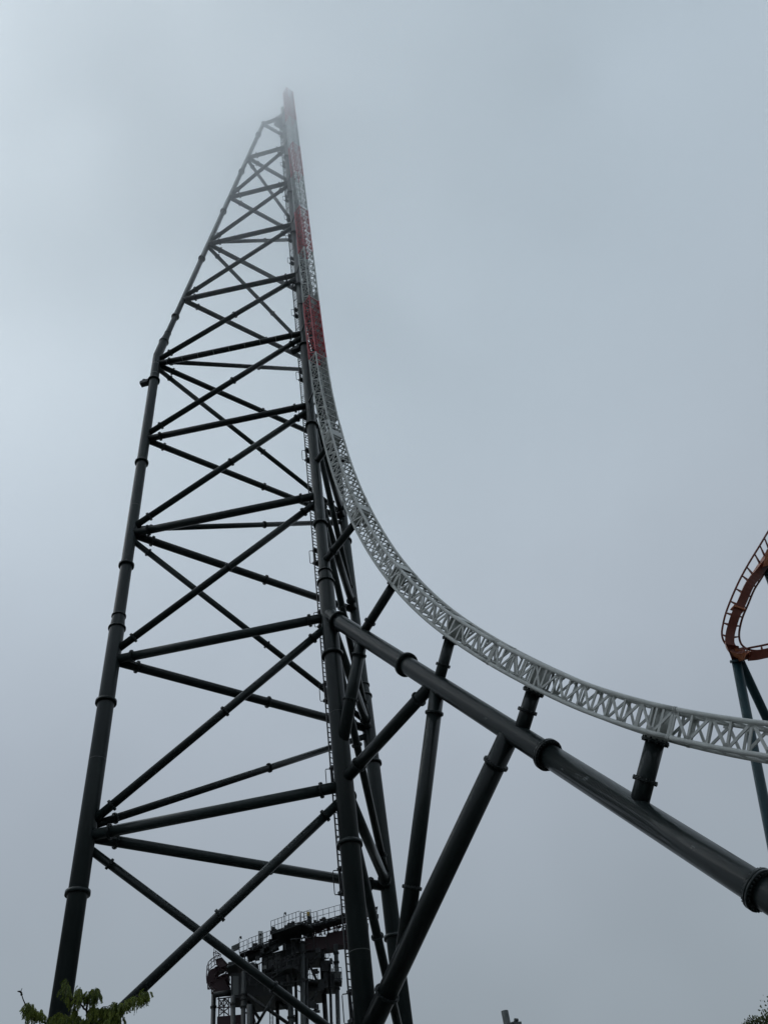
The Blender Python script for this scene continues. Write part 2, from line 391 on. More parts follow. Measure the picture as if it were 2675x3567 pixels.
def frame(a):
    s0, z0 = curve(a - .3); s1, z1 = curve(a + .3); s, z = curve(a)
    T = (n3 * (s1 - s0) + Z * (z1 - z0)).normalized(); Nn = t3.cross(T).normalized()
    # N must point away from the riding side, i.e. to the tower / down
    if Nn.dot(-n3 * .7 - Z * .7) < 0: Nn = -Nn
    return P2(s, z), T, Nn
GA, DP = .48, .87
def TP(a, lat, dep):
    p, T, Nn = frame(a); return p + t3 * (GA * lat) + Nn * (DP * dep)
def arc_at_z(z):
    lo_, hi_ = 0, LEN
    for _ in range(50):
        md = (lo_ + hi_) / 2
        if curve(md)[1] > z: lo_ = md
        else: hi_ = md
    return lo_
def arc_near(s, z):       # arclength whose back plane is closest to (s,z)
    best = (1e9, 0); a = 0
    while a < LEN:
        p = TP(a, 0, 1); d = (p - P2(s, z)).length
        if d < best[0]: best = (d, a)
        a += .05
    return best[1]
track = empty('coaster_track', tuple(P2(2, 0) - Z * (0 + H0)), 'pale grey lattice coaster track with red sections curving up the tall tower', 'coaster track')
supports = [((0, 43.85), (2.1, 44.1), .215, ()), ((0, 34.55), (3.6, 35.05), .225, (1.0001,)), ((2.45, boom_z(2.45) - .2), (5.85, 28.35), .24, (1.02,)),
            ((7.2, 20.9), (8.85, 22.75), .25, (1.02,)), ((10.9, 16.3), (12.45, 17.8), .285, (1.02,)), ((14.6, 11.5), (16.4, 13.4), .295, (1.02,))]
sup_arc = []
for (p, q, r, fl) in supports:
    a = arc_near(*q); sup_arc.append((a, r)); qq = TP(a, 0, 1.22)
    if p[0] == 0: pass
    o = brace(P2(*p), qq, r, fl, 'track_strut', 1.32, nb=12)
    d = (TP(a, 0, 1.3) - TP(a, 0, 0)).normalized()
    MB().flange(TP(a, 0, 1.215), d, r, r * 1.46, .03, nb=12).build('flange', M_dark, o)
brk = [arc_at_z(zz) for zz in (121.3, 109.5, 100.4, 91.4, 82.3, 73.0, 63.8, 54.9, 45.6)]
while brk[-1] < LEN - 1: brk.append(min(brk[-1] + 9.1, LEN - .2))
red = {0, 2, 4, 6}
PER = 1.32
RT = .078
for si in range(len(brk) - 1):
    a0, a1 = brk[si], brk[si + 1]; mt = M_red if si in red else M_white
    hi = (a0 + a1) / 2 < arc_at_z(46); npan = max(2, round((a1 - a0) / (2.05 if hi else PER))); pl = (a1 - a0) / npan; mb = MB()
    bw = .058 if hi else .086; RT = .06 if hi else .078
    for i in range(npan + 1):
        a = a0 + i * pl
        if i == 0: a += .05
        if i == npan: a -= .05
        for lat in (-1, 1): mb.bar(TP(a, lat, 0), TP(a, lat, 1), .045, bw, side=t3)
        mb.bar(TP(a, -1, .04), TP(a, 1, .04), .05 if hi else .06, .075, side=frame(a)[2]); mb.bar(TP(a, -1, 1), TP(a, 1, 1), .05, .05, side=frame(a)[2])
    for i in range(npan):
        s = a0 + i * pl; h = s + pl / 2; e = s + pl
        for lat in (-1, 1):
            s, h, e = a0 + i * pl, a0 + (i + .5) * pl, a0 + (i + 1) * pl
            if lat < 0 and not hi and i > 0: s, h, e = s - .13, h - .13, e - .13
            mb.bar(TP(s, lat, 0), TP(h, lat, 1), .045, bw, side=t3); mb.bar(TP(h, lat, 1), TP(e, lat, 0), .045, bw, side=t3)
            mb.bar(TP(h, lat, 0), TP(h, lat, 1), .045, bw * .92, side=t3)
            # gussets at the joints
            mb.bar(TP(h, lat, .80), TP(h, lat, .97), .045, .26, side=t3); mb.bar(TP(s, lat, .03) if i else TP(s + .06, lat, .03), TP(s, lat, .18) if i else TP(s + .06, lat, .18), .045, .24, side=t3)
        s, h, e = a0 + i * pl, a0 + (i + .5) * pl, a0 + (i + 1) * pl
        mb.bar(TP(h, -1, .04), TP(h, 1, .04), .05 if hi else .06, .075, side=frame(h)[2]); mb.bar(TP(h, -1, 1), TP(h, 1, 1), .05, .05, side=frame(h)[2])
        # arched knees joining each tie to the rails
        for q in (s, h):
            Nn = frame(q)[2]; T_ = frame(q)[1]
            for lat in (-1, 1):
                mb.bar(TP(q, lat * .98, .02) , TP(q, lat * .80, .20), .05, .10, side=T_)
            if hi: mb.bar(TP(q, -.80, .20), TP(q, .80, .20), .03, .03, side=T_)
        # back face diagonals
        if hi: mb.bar(TP(s, -1, 1), TP(h, 1, 1), .035, .035); mb.bar(TP(h, 1, 1), TP(e, -1, 1), .035, .035)
    sec = mb.build('track_section', mt, track)
    tag(sec, 'red lattice track section' if si in red else 'pale grey lattice track section')
    for lat in (-1, 1):
        for dep in (0, 1):
            npt = max(6, int((a1 - a0) / .5)); r = MB()
            r.path([TP(a0 + .006 + (a1 - a0 - .012) * i / npt, lat, dep) for i in range(npt + 1)], RT, n=14)
            for a in (a0 + .03, a1 - .03):
                q, T, _ = frame(a); r.tube(TP(a, lat, dep) - T * .022, TP(a, lat, dep) + T * .022, RT * 1.14, n=14)
            r.build('rail', mt, sec)
    for (a, r) in sup_arc:
        if a0 <= a < a1:
            p, T, Nn = frame(a); sd_ = MB(); rr = r * 1.24
            sd_.tube(p + Nn * .06, p + Nn * (DP * 1.20), rr, n=28)
            for lat in (-1, 1):
                for k in (-1, 1): sd_.bar(TP(a + k * rr * 1.15, lat, 0), TP(a + k * rr * 1.15, lat, 1), .05, .09, side=t3)
                sd_.bar(TP(a, lat, .5), TP(a, lat * .4, .5), DP * .8, .05, side=Nn)
            sd_.build('saddle', mt, sec)
            pt = MB(); pt.hexa([TP(a - .33, -.9, .0), TP(a + .33, -.9, .0), TP(a + .33, .9, .0), TP(a - .33, .9, .0), TP(a - .33, -.9, -.035), TP(a + .33, -.9, -.035), TP(a + .33, .9, -.035), TP(a - .33, .9, -.035)])
            pt.build('cover_plate', mt, sec)
# cable tray on the far side of the upper track
ty = MB(); a = arc_at_z(66); aend = arc_at_z(46.8)
while a < aend:
    b = min(a + 1.0, aend)
    ty.hexa([TP(a, -1.22, .10), TP(b, -1.22, .10), TP(b, -1.30, .10), TP(a, -1.30, .10), TP(a, -1.22, .86), TP(b, -1.22, .86), TP(b, -1.30, .86), TP(a, -1.30, .86)]); a = b + .015
ty.build('cable_tray', M_grey, track)
# tie-ins of the upper track to leg B
for k in range(4, 11):
    zz = ZL[k]; a = arc_at_z(zz)
    tb = MB()
    for lat in (-1, 1): tb.bar(TP(a, lat * .9, 1.0), P2(.1, zz, .2 * lat), .1, .1)
    tb.bar(P2(.1, zz, -.2), P2(.1, zz, .2), .1, .1)
    tb.build('tie_bracket', M_dark, track)

# ------------------------------------------------------------------ orange coaster on the right
oc_D = 58.0
def dd(px): return oc_D
oc = empty('orange_coaster_track', tuple(V((at(2640, 2150, oc_D).x, at(2640, 2150, oc_D).y, 0))), 'dark orange coaster track turning round above teal supports at the right edge', 'coaster track')
# (outer rail px, inner rail px, spine centre px, depth) stations down the loop and back out to the right
ST = [((2760, 1742), (2765, 1850), (2775, 1790), 63.5), ((2700, 1815), (2712, 1905), (2728, 1862), 62), ((2675, 1850), (2688, 1943), (2697, 1905), 61.2),
      ((2645, 1900), (2668, 1985), (2668, 1950), 60.4), ((2608, 1960), (2648, 2018), (2635, 1998), 59.6), ((2575, 2020), (2625, 2055), (2605, 2040), 58.9),
      ((2548, 2080), (2604, 2105), (2580, 2098), 58.3), ((2527, 2135), (2585, 2150), (2558, 2145), 57.8), ((2516, 2180), (2575, 2190), (2544, 2190), 57.5),
      ((2513, 2210), (2573, 2218), (2538, 2222), 57.2), ((2521, 2236), (2579, 2241), (2540, 2248), 56.9), ((2542, 2256), (2592, 2255), (2556, 2268), 56.6),
      ((2580, 2262), (2612, 2264), (2586, 2280), 56.2), ((2618, 2255), (2635, 2267), (2622, 2284), 55.8), ((2650, 2249), (2664, 2263), (2656, 2280), 55.4), ((2690, 2240), (2705, 2252), (2700, 2271), 55.0), ((2760, 2222), (2780, 2230), (2770, 2250), 54.4)]
def smooth(P, n=4):
    out = []
    for i in range(len(P) - 1):
        p0 = P[max(i - 1, 0)]; p1 = P[i]; p2 = P[i + 1]; p3 = P[min(i + 2, len(P) - 1)]
        for k in range(n):
            t = k / n; out.append(.5 * ((2 * p1) + (p2 - p0) * t + (2 * p0 - 5 * p1 + 4 * p2 - p3) * t * t + (3 * p1 - p0 - 3 * p2 + p3) * t ** 3))
    out.append(P[-1]); return out
outer = smooth([at(*s[0], s[3] + .55) for s in ST]); inner = smooth([at(*s[1], s[3] + .35) for s in ST]); spn = smooth([at(*s[2], s[3]) for s in ST])
MB().path(outer, .07, n=10).build('rail', M_orange, oc); MB().path(inner, .072, n=10).build('rail', M_orange, oc)
sp = MB(); hw = .27; rows = []
for i, p in enumerate(spn):
    T = (spn[min(i + 1, len(spn) - 1)] - spn[max(i - 1, 0)]).normalized(); x = (outer[i] - inner[i]); x = (x - T * x.dot(T)).normalized(); y = T.cross(x)
    if y.dot(p - V((0, 0, CAM_H))) > 0: y = -y
    w0 = .30; w1 = .20
    rows.append([p - x * w0 + y * .22, p + x * w0 + y * .22, p + x * w1 - y * .28, p - x * w1 - y * .28])
for r in rows: sp.v += r
for i in range(len(rows) - 1):
    for k in range(4):
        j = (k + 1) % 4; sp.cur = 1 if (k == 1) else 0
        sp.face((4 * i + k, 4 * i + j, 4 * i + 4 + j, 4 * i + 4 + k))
sp.cur = 0; sp.face((0, 1, 2, 3)); b = 4 * (len(rows) - 1); sp.face((b + 3, b + 2, b + 1, b))
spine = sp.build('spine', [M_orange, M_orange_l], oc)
run = 0; last = None; k = 0
for i, p in enumerate(spn):
    if last is not None: run += (p - last).length
    last = p
    if run > .95 * k and 0 < i < len(spn) - 1:
        k += 1
        for rr in (outer, inner):
            d = (rr[i] - p).normalized(); tb = MB(); T = (spn[i + 1] - spn[i - 1]).normalized(); c0 = p + d * .18
            u = T * .10; u2 = T * .035; nn = T.cross(d).normalized() * .04
            q = rr[i]
            tb.hexa([c0 - u - nn, c0 + u - nn, c0 + u + nn, c0 - u + nn, q - u2 - nn, q + u2 - nn, q + u2 + nn, q - u2 + nn]); tb.build('tie', M_orange, oc)
# splice boxes and the flared plate over the far support
for i in (26,):
    T = (spn[i + 1] - spn[i - 1]).normalized(); x = (outer[i] - inner[i]).normalized(); y = T.cross(x)
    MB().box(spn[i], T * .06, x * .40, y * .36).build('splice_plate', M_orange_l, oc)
hd = MB(); top = at(2558, 2280, 56.9); hx = cR; 
hd.hexa([at(2548, 2300, 56.7), at(2575, 2300, 56.7), at(2575, 2300, 57.2), at(2548, 2300, 57.2), at(2527, 2243, 56.4), at(2572, 2250, 56.4), at(2572, 2250, 57.3), at(2527, 2243, 57.3)])
hd.build('support_head', M_orange, oc)
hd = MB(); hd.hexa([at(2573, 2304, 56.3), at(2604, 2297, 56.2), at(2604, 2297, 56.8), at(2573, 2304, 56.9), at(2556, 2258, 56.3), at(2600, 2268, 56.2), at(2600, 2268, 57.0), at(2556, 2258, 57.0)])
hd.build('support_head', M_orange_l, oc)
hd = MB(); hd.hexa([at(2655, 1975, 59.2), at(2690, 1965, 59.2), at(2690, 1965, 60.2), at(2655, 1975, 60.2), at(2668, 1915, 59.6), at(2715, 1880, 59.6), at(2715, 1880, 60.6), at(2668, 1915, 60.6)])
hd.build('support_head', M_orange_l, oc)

def vsup(topp, dirpx, depth0, depth1, r, name_parts):
    p = at(*topp, depth0); q = at(*dirpx, depth1); d = (q - p); k = (p.z) / (p.z - q.z); return p, p + d * k
sup1 = empty('teal_support', tuple(V((at(2562, 2310, 56.8).x, at(2562, 2310, 56.8).y, 0))), 'teal steel A-frame under the low end of the orange track', 'coaster support', 'teal steel supports of the orange coaster')
p, q = vsup((2562, 2298), (2650, 2745), 56.8, 54.5, 0, 0); o = MB().tube(p, q, .31, .42, n=24).build('leg', M_teal, sup1)
MB().flange(p + (q - p).normalized() * .1, q - p, .31, .42, .06, nb=12).build('flange', M_teal, o)
p, q = vsup((2576, 2304), (2675, 2516), 57.0, 60.0, 0, 0); MB().tube(p, q, .31, .42, n=24).build('leg', M_teal, sup1)
sup2 = empty('teal_support', tuple(V((at(2670, 1975, 60.3).x, at(2670, 1975, 60.3).y, 0))), 'single teal steel tube under the high end of the orange track', 'coaster support', 'teal steel supports of the orange coaster')
p, q = vsup((2666, 1975), (2700, 2062), 60.3, 60.6, 0, 0); MB().tube(p, q, .31, .42, n=24).build('leg', M_teal, sup2)

# ------------------------------------------------------------------ distant dark structure, seen low between the legs
DIST = 96.0; az = R_(-10.5); fd = V((math.sin(az), math.cos(az), 0)); fr = V((math.cos(az), -math.sin(az), 0))
def W(px, py, dv=0.0):
    d = cR * ((px - CX) / FPX) - cU * ((py - CY) / FPX) - cB; k = (DIST + dv) / d.dot(fd); return V((0, 0, CAM_H)) + d * k
st = empty('service_tower', tuple(V((W(960, 3400).x, W(960, 3400).y, 0))), 'dark industrial coaster platform on columns with cabins and railings, far off between the tower legs', 'tower')
PX = .0332      # metres per photo pixel out there
def column(x, y, w, dv, lean=0.0, fls=(), mat=None, r2=None):
    p = W(x, y, dv); b = V((p.x, p.y, 0)) + fr * lean; o = MB().tube(p, b, w * PX / 2, n=16).build('column', mat or M_fsteel, st)
    for fy in fls:
        q = W(x, fy, dv); t = (p.z - q.z) / p.z; c = p.lerp(b, t); MB().flange(c, b - p, w * PX / 2, w * PX * .68, .08, nb=8, n=16).build('flange', M_fsteel, o)
    return o
column(746, 3455, 15, 1, 0, (3508,), M_fmid); column(812, 3470, 15, -2.5, .6, (3498,), M_fmid); column(849, 3385, 15, -2, 0, (3465, 3482, 3508), M_fmid)
column(880, 3400, 14, 3, 0, ()); column(1004, 3290, 17, -1, .2, (3430, 3545), M_fmid); column(1053, 3280, 16, -2, -1.2, (3285, 3320, 3415), M_fmid)
column(1067, 3340, 11, -1.2, -1.2, (3415,)); column(1118, 3290, 16, 2, .2, (3460,)); column(1170, 3290, 14, 0, -1.6, (3320, 3352, 3445), M_fmid)
column(1149, 3355, 9, 1, -1.5, (3440,)); column(965, 3440, 12, 2, 0, ()); column(870, 3500, 18, -3, .2, (), M_fmid); column(1030, 3400, 10, 2, -.5, ())
column(1160, 3560, 1, 2)
def fbrace(x0, y0, x1, y1, w, dv=0, mat=None): return MB().tube(W(x0, y0, dv), W(x1, y1, dv), w * PX / 2, n=12).build('brace', mat or M_fsteel, st)
for a in ((863, 3466, 1005, 3566, 10, -2), (955, 3468, 890, 3580, 9, -2.3), (862, 3484, 908, 3556, 9, 1), (990, 3500, 1010, 3515, 9, 1), (1071, 3345, 1108, 3425, 8, 0), (1101, 3338, 1066, 3376, 8, .6),
          (1106, 3455, 1076, 3497, 8, 0), (782, 3476, 806, 3498, 4, 0), (975, 3490, 1003, 3515, 9, 2), (745, 3466, 812, 3456, 17, -.4)): fbrace(*a)
def fbox(name, x0, y0, x1, y1, dv=0, dp=2.0, mat=None, slope=0.0, parent=None):
    # box with a sloping top/bottom: slope = rise in px per px to the right (negative = up)
    sl = slope * (x1 - x0)
    c = [W(x0, y1, dv), W(x1, y1 + sl, dv), W(x1, y1 + sl, dv) + fd * dp, W(x0, y1, dv) + fd * dp, W(x0, y0, dv), W(x1, y0 + sl, dv), W(x1, y0 + sl, dv) + fd * dp, W(x0, y0, dv) + fd * dp]
    return MB().hexa(c).build(name, mat or M_fsteel, parent or st)
def prism(pts, dv, dp):
    n = len(pts); a = [W(x, y, dv) for x, y in pts]; b = [q + fd * dp for q in a]; mb = MB(); mb.v = a + b
    mb.face(range(n)); mb.face([n + i for i in reversed(range(n))])
    for i in range(n): j = (i + 1) % n; mb.face((i, n + i, n + j, j))
    return mb
# bodies and cabins
fbox('machine_house', 852, 3396, 1002, 3474, -.5, 5, slope=-.10); fbox('machine_house', 805, 3390, 842, 3475, -1.5, 3)
fbox('wall_panel', 812, 3400, 832, 3466, -1.6, .08, M_panel); fbox('machine_house', 912, 3330, 1000, 3388, 0, 4, slope=-.28); fbox('machine_house', 985, 3262, 1048, 3400, .5, 4, slope=-.25)
fbox('machine_house', 1040, 3290, 1078, 3345, 1.5, 3); fbox('machine_house', 1060, 3318, 1120, 3336, .5, 3); fbox('machine_house', 1062, 3416, 1130, 3455, .5, 4, slope=-.1); fbox('machine_house', 1118, 3345, 1152, 3382, 1, 2)
fbox('machine_house', 1126, 3384, 1170, 3440, 1.2, 2); fbox('machine_house', 845, 3362, 900, 3398, 0, 3, slope=-.1); fbox('machine_house', 795, 3352, 850, 3366, -.5, 3, slope=-.2)
for (x0, y0, x1, y1) in ((918, 3336, 932, 3376), (935, 3332, 949, 3374), (955, 3322, 977, 3374)): fbox('wall_panel', x0, y0, x1, y1, -.12, .08, M_panel, slope=-.1)
fbox('junction_box', 916, 3363, 928, 3375, -1.0, .3, M_fwhite); fbox('wall_panel', 807, 3296, 834, 3318, -.6, .1, M_panel, slope=-.45)
fbox('wall_panel', 1014, 3275, 1036, 3325, -.2, .1, M_fsteel, slope=-.2)
# big pipe
MB().tube(W(862, 3336, -1), W(968, 3292, -1), .52, n=24).build('pipe', M_fmid, st)
MB().path([W(852, 3318, -2), W(852, 3324, -2), W(962, 3281, -2)], .06, n=8).build('pipe', M_fmid, st)
# decks
def deck(x0, y0, x1, y1, dv, dp, th=5, mat=None): return fbox('deck', x0, y0, x1, y0 + th, dv, dp, mat, slope=(y1 - y0) / (x1 - x0))
deck(835, 3322, 968, 3270, -2.2, 1.2, 4); deck(945, 3250, 1050, 3214, -3.2, 4, 5, M_fmid); deck(1050, 3214, 1088, 3230, -3.2, 3, 4, M_fmid); deck(1084, 3221, 1284, 3165, -1, 1.2, 9, M_fsteel); deck(1284, 3165, 1316, 3157, -.8, .6, 3); fbox('cabinet', 1309, 3184, 1319, 3196, -.8, .4, M_fsteel); fbox('beam', 1311, 3164, 1314, 3186, -.7, .1)
deck(948, 3388, 1018, 3365, -3, 1.6, 4, M_fmid); deck(1018, 3365, 1040, 3374, -3, 1.6, 4); deck(1072, 3415, 1108, 3420, -.5, 1.4, 4); deck(790, 3366, 825, 3352, -2.5, 2.5, 4, M_fmid); deck(1165, 3412, 1192, 3414, -1.2, 1.6, 5)
deck(1168, 3432, 1180, 3434, -.5, 1.0, 3); deck(1010, 3545, 1030, 3540, 2, 1.5, 4)
def railing(x0, y0, x1, y1, dv, npost, h=1.1):
    a = W(x0, y0, dv); b = W(x1, y1, dv); mb = MB()
    for k in range(npost + 1):
        q = a.lerp(b, k / npost); mb.tube(q, q + Z * h, .028, n=6)
    for hh in (h, h * .55): mb.tube(a + Z * hh, b + Z * hh, .026, n=6)
    mb.bar(a + Z * .08, b + Z * .08, .02, .12); return mb.build('railing', M_dark2, st)
railing(835, 3322, 862, 3311, -2.3, 2); railing(866, 3308, 942, 3279, -2.3, 6); railing(945, 3251, 1045, 3215, -3.25, 8, 1.25); railing(1050, 3215, 1086, 3230, -3.25, 3, 1.2); railing(1048, 3216, 1084, 3204, .6, 3)
railing(1084, 3221, 1105, 3215, -1.05, 2, 1.25); railing(1108, 3214, 1284, 3165, -1.05, 9, 1.25); railing(955, 3385, 1018, 3365, -3.05, 5); railing(1018, 3365, 1040, 3374, -3.05, 2); railing(1072, 3413, 1108, 3420, -.6, 4)
railing(1165, 3411, 1192, 3413, -1.25, 3, 1.2); railing(1165, 3411, 1192, 3413, .35, 3, 1.2); railing(850, 3380, 905, 3400, -2.2, 4); railing(1118, 3345, 1145, 3340, 1, 3); railing(1010, 3545, 1035, 3538, 2, 2)
fbox('cabinet', 1167, 3384, 1189, 3412, -.9, .8, M_panel)
# equipment on the decks
cab = fbox('cabinet', 900, 3243, 916, 3292, -1.6, .5, M_fwhite); fbox('cabinet_door', 903, 3252, 912, 3258, -1.66, .05, M_fsteel, parent=cab)
cab2 = fbox('cabinet', 1069, 3175, 1083, 3191, -1.2, .5, M_fwhite); fbox('cabinet_door', 1069, 3176, 1077, 3190, -1.28, .06, M_yellow, parent=cab2)
for k in range(5): fbox('insulator', 1074 - (k % 2), 3192 + k * 5, 1086 + (k % 2), 3195 + k * 5, -1.1, .45, M_fmid)
for (x, y) in ((946, 3228), (952, 3236), (1002, 3214), (1015, 3209), (1062, 3209), (870, 3300), (915, 3292), (925, 3286)): fbox('winch', x, y, x + 13, y + 11, -2.4, 1.0, M_fsteel)
def gooseneck(x, y, n):
    p = W(x, y, -2.5); mb = MB(); mb.path([p, p + Z * 1.45, p + Z * 1.6 + fr * .04, p + Z * 1.55 + fr * .18], .03, n=6); mb.tube(p + Z * 1.58 + fr * .12, p + Z * 1.35 + fr * .2, .12, .07, n=8)
    mb.build('deck_lamp', M_fmid, st)
gooseneck(834, 3318, 0); gooseneck(991, 3232, 1); gooseneck(745, 3352, 2)
for (x, y) in ((1072, 3497), (1080, 3502), (1094, 3503), (1102, 3508), (1085, 3498)):
    mb = MB(); p = W(x, y, -1); mb.box(p, fr * .26, fd * .16, Z * .22); mb.tube(p + Z * .2, p + Z * .6, .05, n=6); mb.build('floodlight', M_dark2, st)
fbox('beam', 1066, 3518, 1115, 3524, -1, .4)
mc = MB(); rm = random.Random(77)
def up_y(x):      # underside line of the upper decks
    return 3345 - (x - 850) * .42 if x < 1060 else 3300
for k in range(80):
    x = rm.uniform(850, 1062); y = rm.uniform(max(3262, up_y(x) - 10), 3462 - (x - 850) * .06); dv = rm.uniform(-3.2, -1.2); p = W(x, y, dv)
    t_ = rm.random()
    if t_ < .35: mc.bar(p, p + fr * rm.uniform(.5, 2.4) + Z * rm.uniform(-.1, .9), rm.uniform(.04, .14), .08)
    elif t_ < .65: mc.bar(p, p + Z * rm.uniform(.4, 2.2) + fr * rm.uniform(-.1, .1), rm.uniform(.04, .12), .08)
    elif t_ < .85: mc.box(p, fr * rm.uniform(.08, .35), fd * .15, Z * rm.uniform(.08, .35))
    else: mc.bar(p, p + fr * rm.uniform(.6, 1.6) + Z * rm.uniform(-1.2, 1.2), .06, .06)
for k in range(40):
    x = rm.uniform(1060, 1178); y = rm.uniform(3300, 3445); dv = rm.uniform(-1.0, 1.5); p = W(x, y, dv)
    if rm.random() < .5: mc.bar(p, p + Z * rm.uniform(.3, 1.4) + fr * rm.uniform(-.3, .3), .07, .07)
    else: mc.box(p, fr * rm.uniform(.06, .28), fd * .12, Z * rm.uniform(.06, .3))
for k in range(34):
    x = rm.uniform(840, 1250); y = (3318 - (x - 840) * .33 if x < 945 else 3250 - (x - 945) * .30 if x < 1085 else 3220 - (x - 1085) * .27); p = W(x, y - rm.uniform(-3, 8), -1.6)
    mc.box(p, fr * rm.uniform(.05, .3), fd * .12, Z * rm.uniform(.05, .22))
mo = mc.build('machinery', [M_fsteel], st); mo['kind'] = 'stuff'
# lower ladder cage
lc = MB()
for x in (940, 952): lc.tube(W(x, 3505, -1), W(x, 3600, -1), .035, n=6)
for k in range(20): lc.tube(W(940, 3508 + 4.5 * k, -1), W(952, 3508 + 4.5 * k, -1), .022, n=6)
lc.build('ladder', M_dark2, st)
lc = MB()
for x in (1079, 1086): lc.tube(W(x + 6, 3250, -2), W(x - 20, 3600, -2), .035, n=6)
for k in range(50): lc.tube(W(1085 - .53 * k, 3252 + 7 * k, -2), W(1092 - .53 * k, 3252 + 7 * k, -2), .02, n=6)
# old dark red track on top of it and curling down on the left
rt_ = empty('red_coaster_track', tuple(V((W(770, 3400).x, W(770, 3400).y, 0))), 'dark red box track curling down the left end of the far platform', 'coaster track')
bmr = prism([(1062, 3268), (1100, 3262), (1135, 3262), (1140, 3250), (1175, 3244), (1240, 3232), (1284, 3216), (1284, 3274), (1250, 3283), (1175, 3292), (1172, 3300), (1120, 3306), (1060, 3314)], .5, 1.5)
bmr.build('box_beam', M_fred, rt_)
bmr = prism([(1062, 3246), (1128, 3232), (1128, 3236), (1062, 3252)], .9, .4); bmr.build('box_beam', M_fred, rt_)
tl = MB(); rr_ = random.Random(21)
for k in range(18):
    x = 1064 + 12.3 * k; yt = 3246 - (x - 1062) * .289; yb = 3270 - (x - 1062) * .2
    for dv in (.5, 1.9):
        tl.bar(W(x, yt, dv), W(x + rr_.choice((-9, 0, 9)), yb, dv), .12, .10)
    if k % 3 == 0: tl.bar(W(x, (yt + yb) / 2, .4), W(x + 14, (yt + yb) / 2 - 3, .4), .3, .2)
for dv in (.4, 2.0): tl.bar(W(1062, 3252, dv), W(1284, 3191, dv), .12, .16); tl.bar(W(1062, 3262, dv), W(1284, 3202, dv), .08, .08)
tl.build('lattice', M_fred, rt_)
rl = MB()
for dv in (.3, 2.2): rl.tube(W(1062, 3240, dv), W(1284, 3176, dv), .09, n=8)
for k in range(13): rl.bar(W(1066 + 17 * k, 3239 - 4.9 * k, .3), W(1066 + 17 * k, 3239 - 4.9 * k, 2.2), .1, .1)
for k in range(13): rl.bar(W(1066 + 17 * k, 3239 - 4.9 * k, .3), W(1075 + 17 * k, 3248 - 4.9 * k, .3), .09, .09)
rl.build('rail', M_fred, rt_)
# the curl
def arc_pts(cx_, cy_, rx, ry, a0, a1, dv0, dv1, n=26):
    return [W(cx_ + rx * math.cos(R_(a0 + (a1 - a0) * i / n)), cy_ - ry * math.sin(R_(a0 + (a1 - a0) * i / n)), dv0 + (dv1 - dv0) * i / n) for i in range(n + 1)]
def zq(L_): return [(640 + x * .1567, 3200 + y * .1567) for x, y in L_]
prism(zq([(960, 1025), (800, 1060), (700, 1090), (600, 1130), (555, 1170), (522, 1280), (532, 1400), (620, 1490), (700, 1570), (740, 1620), (1030, 1620), (1035, 1530), (975, 1460), (935, 1400), (930, 1340), (1000, 1325), (1020, 1240), (940, 1210), (860, 1240), (770, 1290),
   (738, 1362), (690, 1290), (700, 1220), (760, 1160), (830, 1105), (900, 1072), (970, 1045)]), .2, 1.5).build('curved_beam', M_fred, rt_)
prism(zq([(705, 900), (850, 858), (988, 1010), (905, 1062), (830, 1092), (725, 1005)]), -1.3, .35).build('end_plate', M_fred, rt_)
prism(zq([(700, 905), (850, 855), (990, 1008), (980, 1018), (846, 872), (704, 920)]), -1.4, .12).build('end_plate', M_fmid, rt_)
rl = MB()
for L_ in ([(520, 1440), (508, 1280), (520, 1100), (555, 965), (620, 895), (700, 842), (800, 800)], [(535, 1150), (560, 1050), (620, 975), (700, 915)], [(545, 1165), (615, 1095), (690, 1035), (730, 1010)], [(520, 1110), (508, 1290), (525, 1430)], [(548, 970), (700, 840)], [(535, 1380), (508, 1280)]):
    rl.path([W(x, y, -.8) for x, y in zq(L_)], .04, n=6)
for (x0, y0, x1, y1) in ((555, 965, 560, 1165), (620, 893, 618, 1095), (690, 845, 692, 1030), (708, 700, 712, 880), (525, 1040, 512, 1300), (660, 750, 820, 790), (664, 745, 668, 830), (745, 800, 750, 880), (800, 790, 800, 860), (830, 790, 828, 850), (715, 720, 830, 800), (760, 860, 800, 800)):
    rl.bar(W(*zq([(x0, y0)])[0], -.8), W(*zq([(x1, y1)])[0], -.8), .06, .06)
rl.build('railing', M_fred, rt_)
tg = MB()
for (x0, y0, x1, y1, w) in ((700, 1240, 745, 1290, .12), (690, 1310, 1000, 1290, .22), (760, 1170, 740, 1370, .14), (780, 1150, 860, 1120, .12), (800, 1230, 900, 1200, .1), (790, 1180, 795, 1260, .06), (850, 1130, 1010, 1110, .2), (900, 1080, 1030, 1240, .1), (930, 1340, 1045, 1480, .12), (960, 1420, 1040, 1560, .1), (940, 1200, 1060, 1150, .2),
   (870, 1270, 1040, 1250, .25), (700, 1090, 860, 1030, .15), (600, 1400, 760, 1440, .1)):
    tg.bar(W(*zq([(x0, y0)])[0], 0), W(*zq([(x1, y1)])[0], .4), w, .12)
tg.build('lattice', M_fred, rt_)
lt = MB()
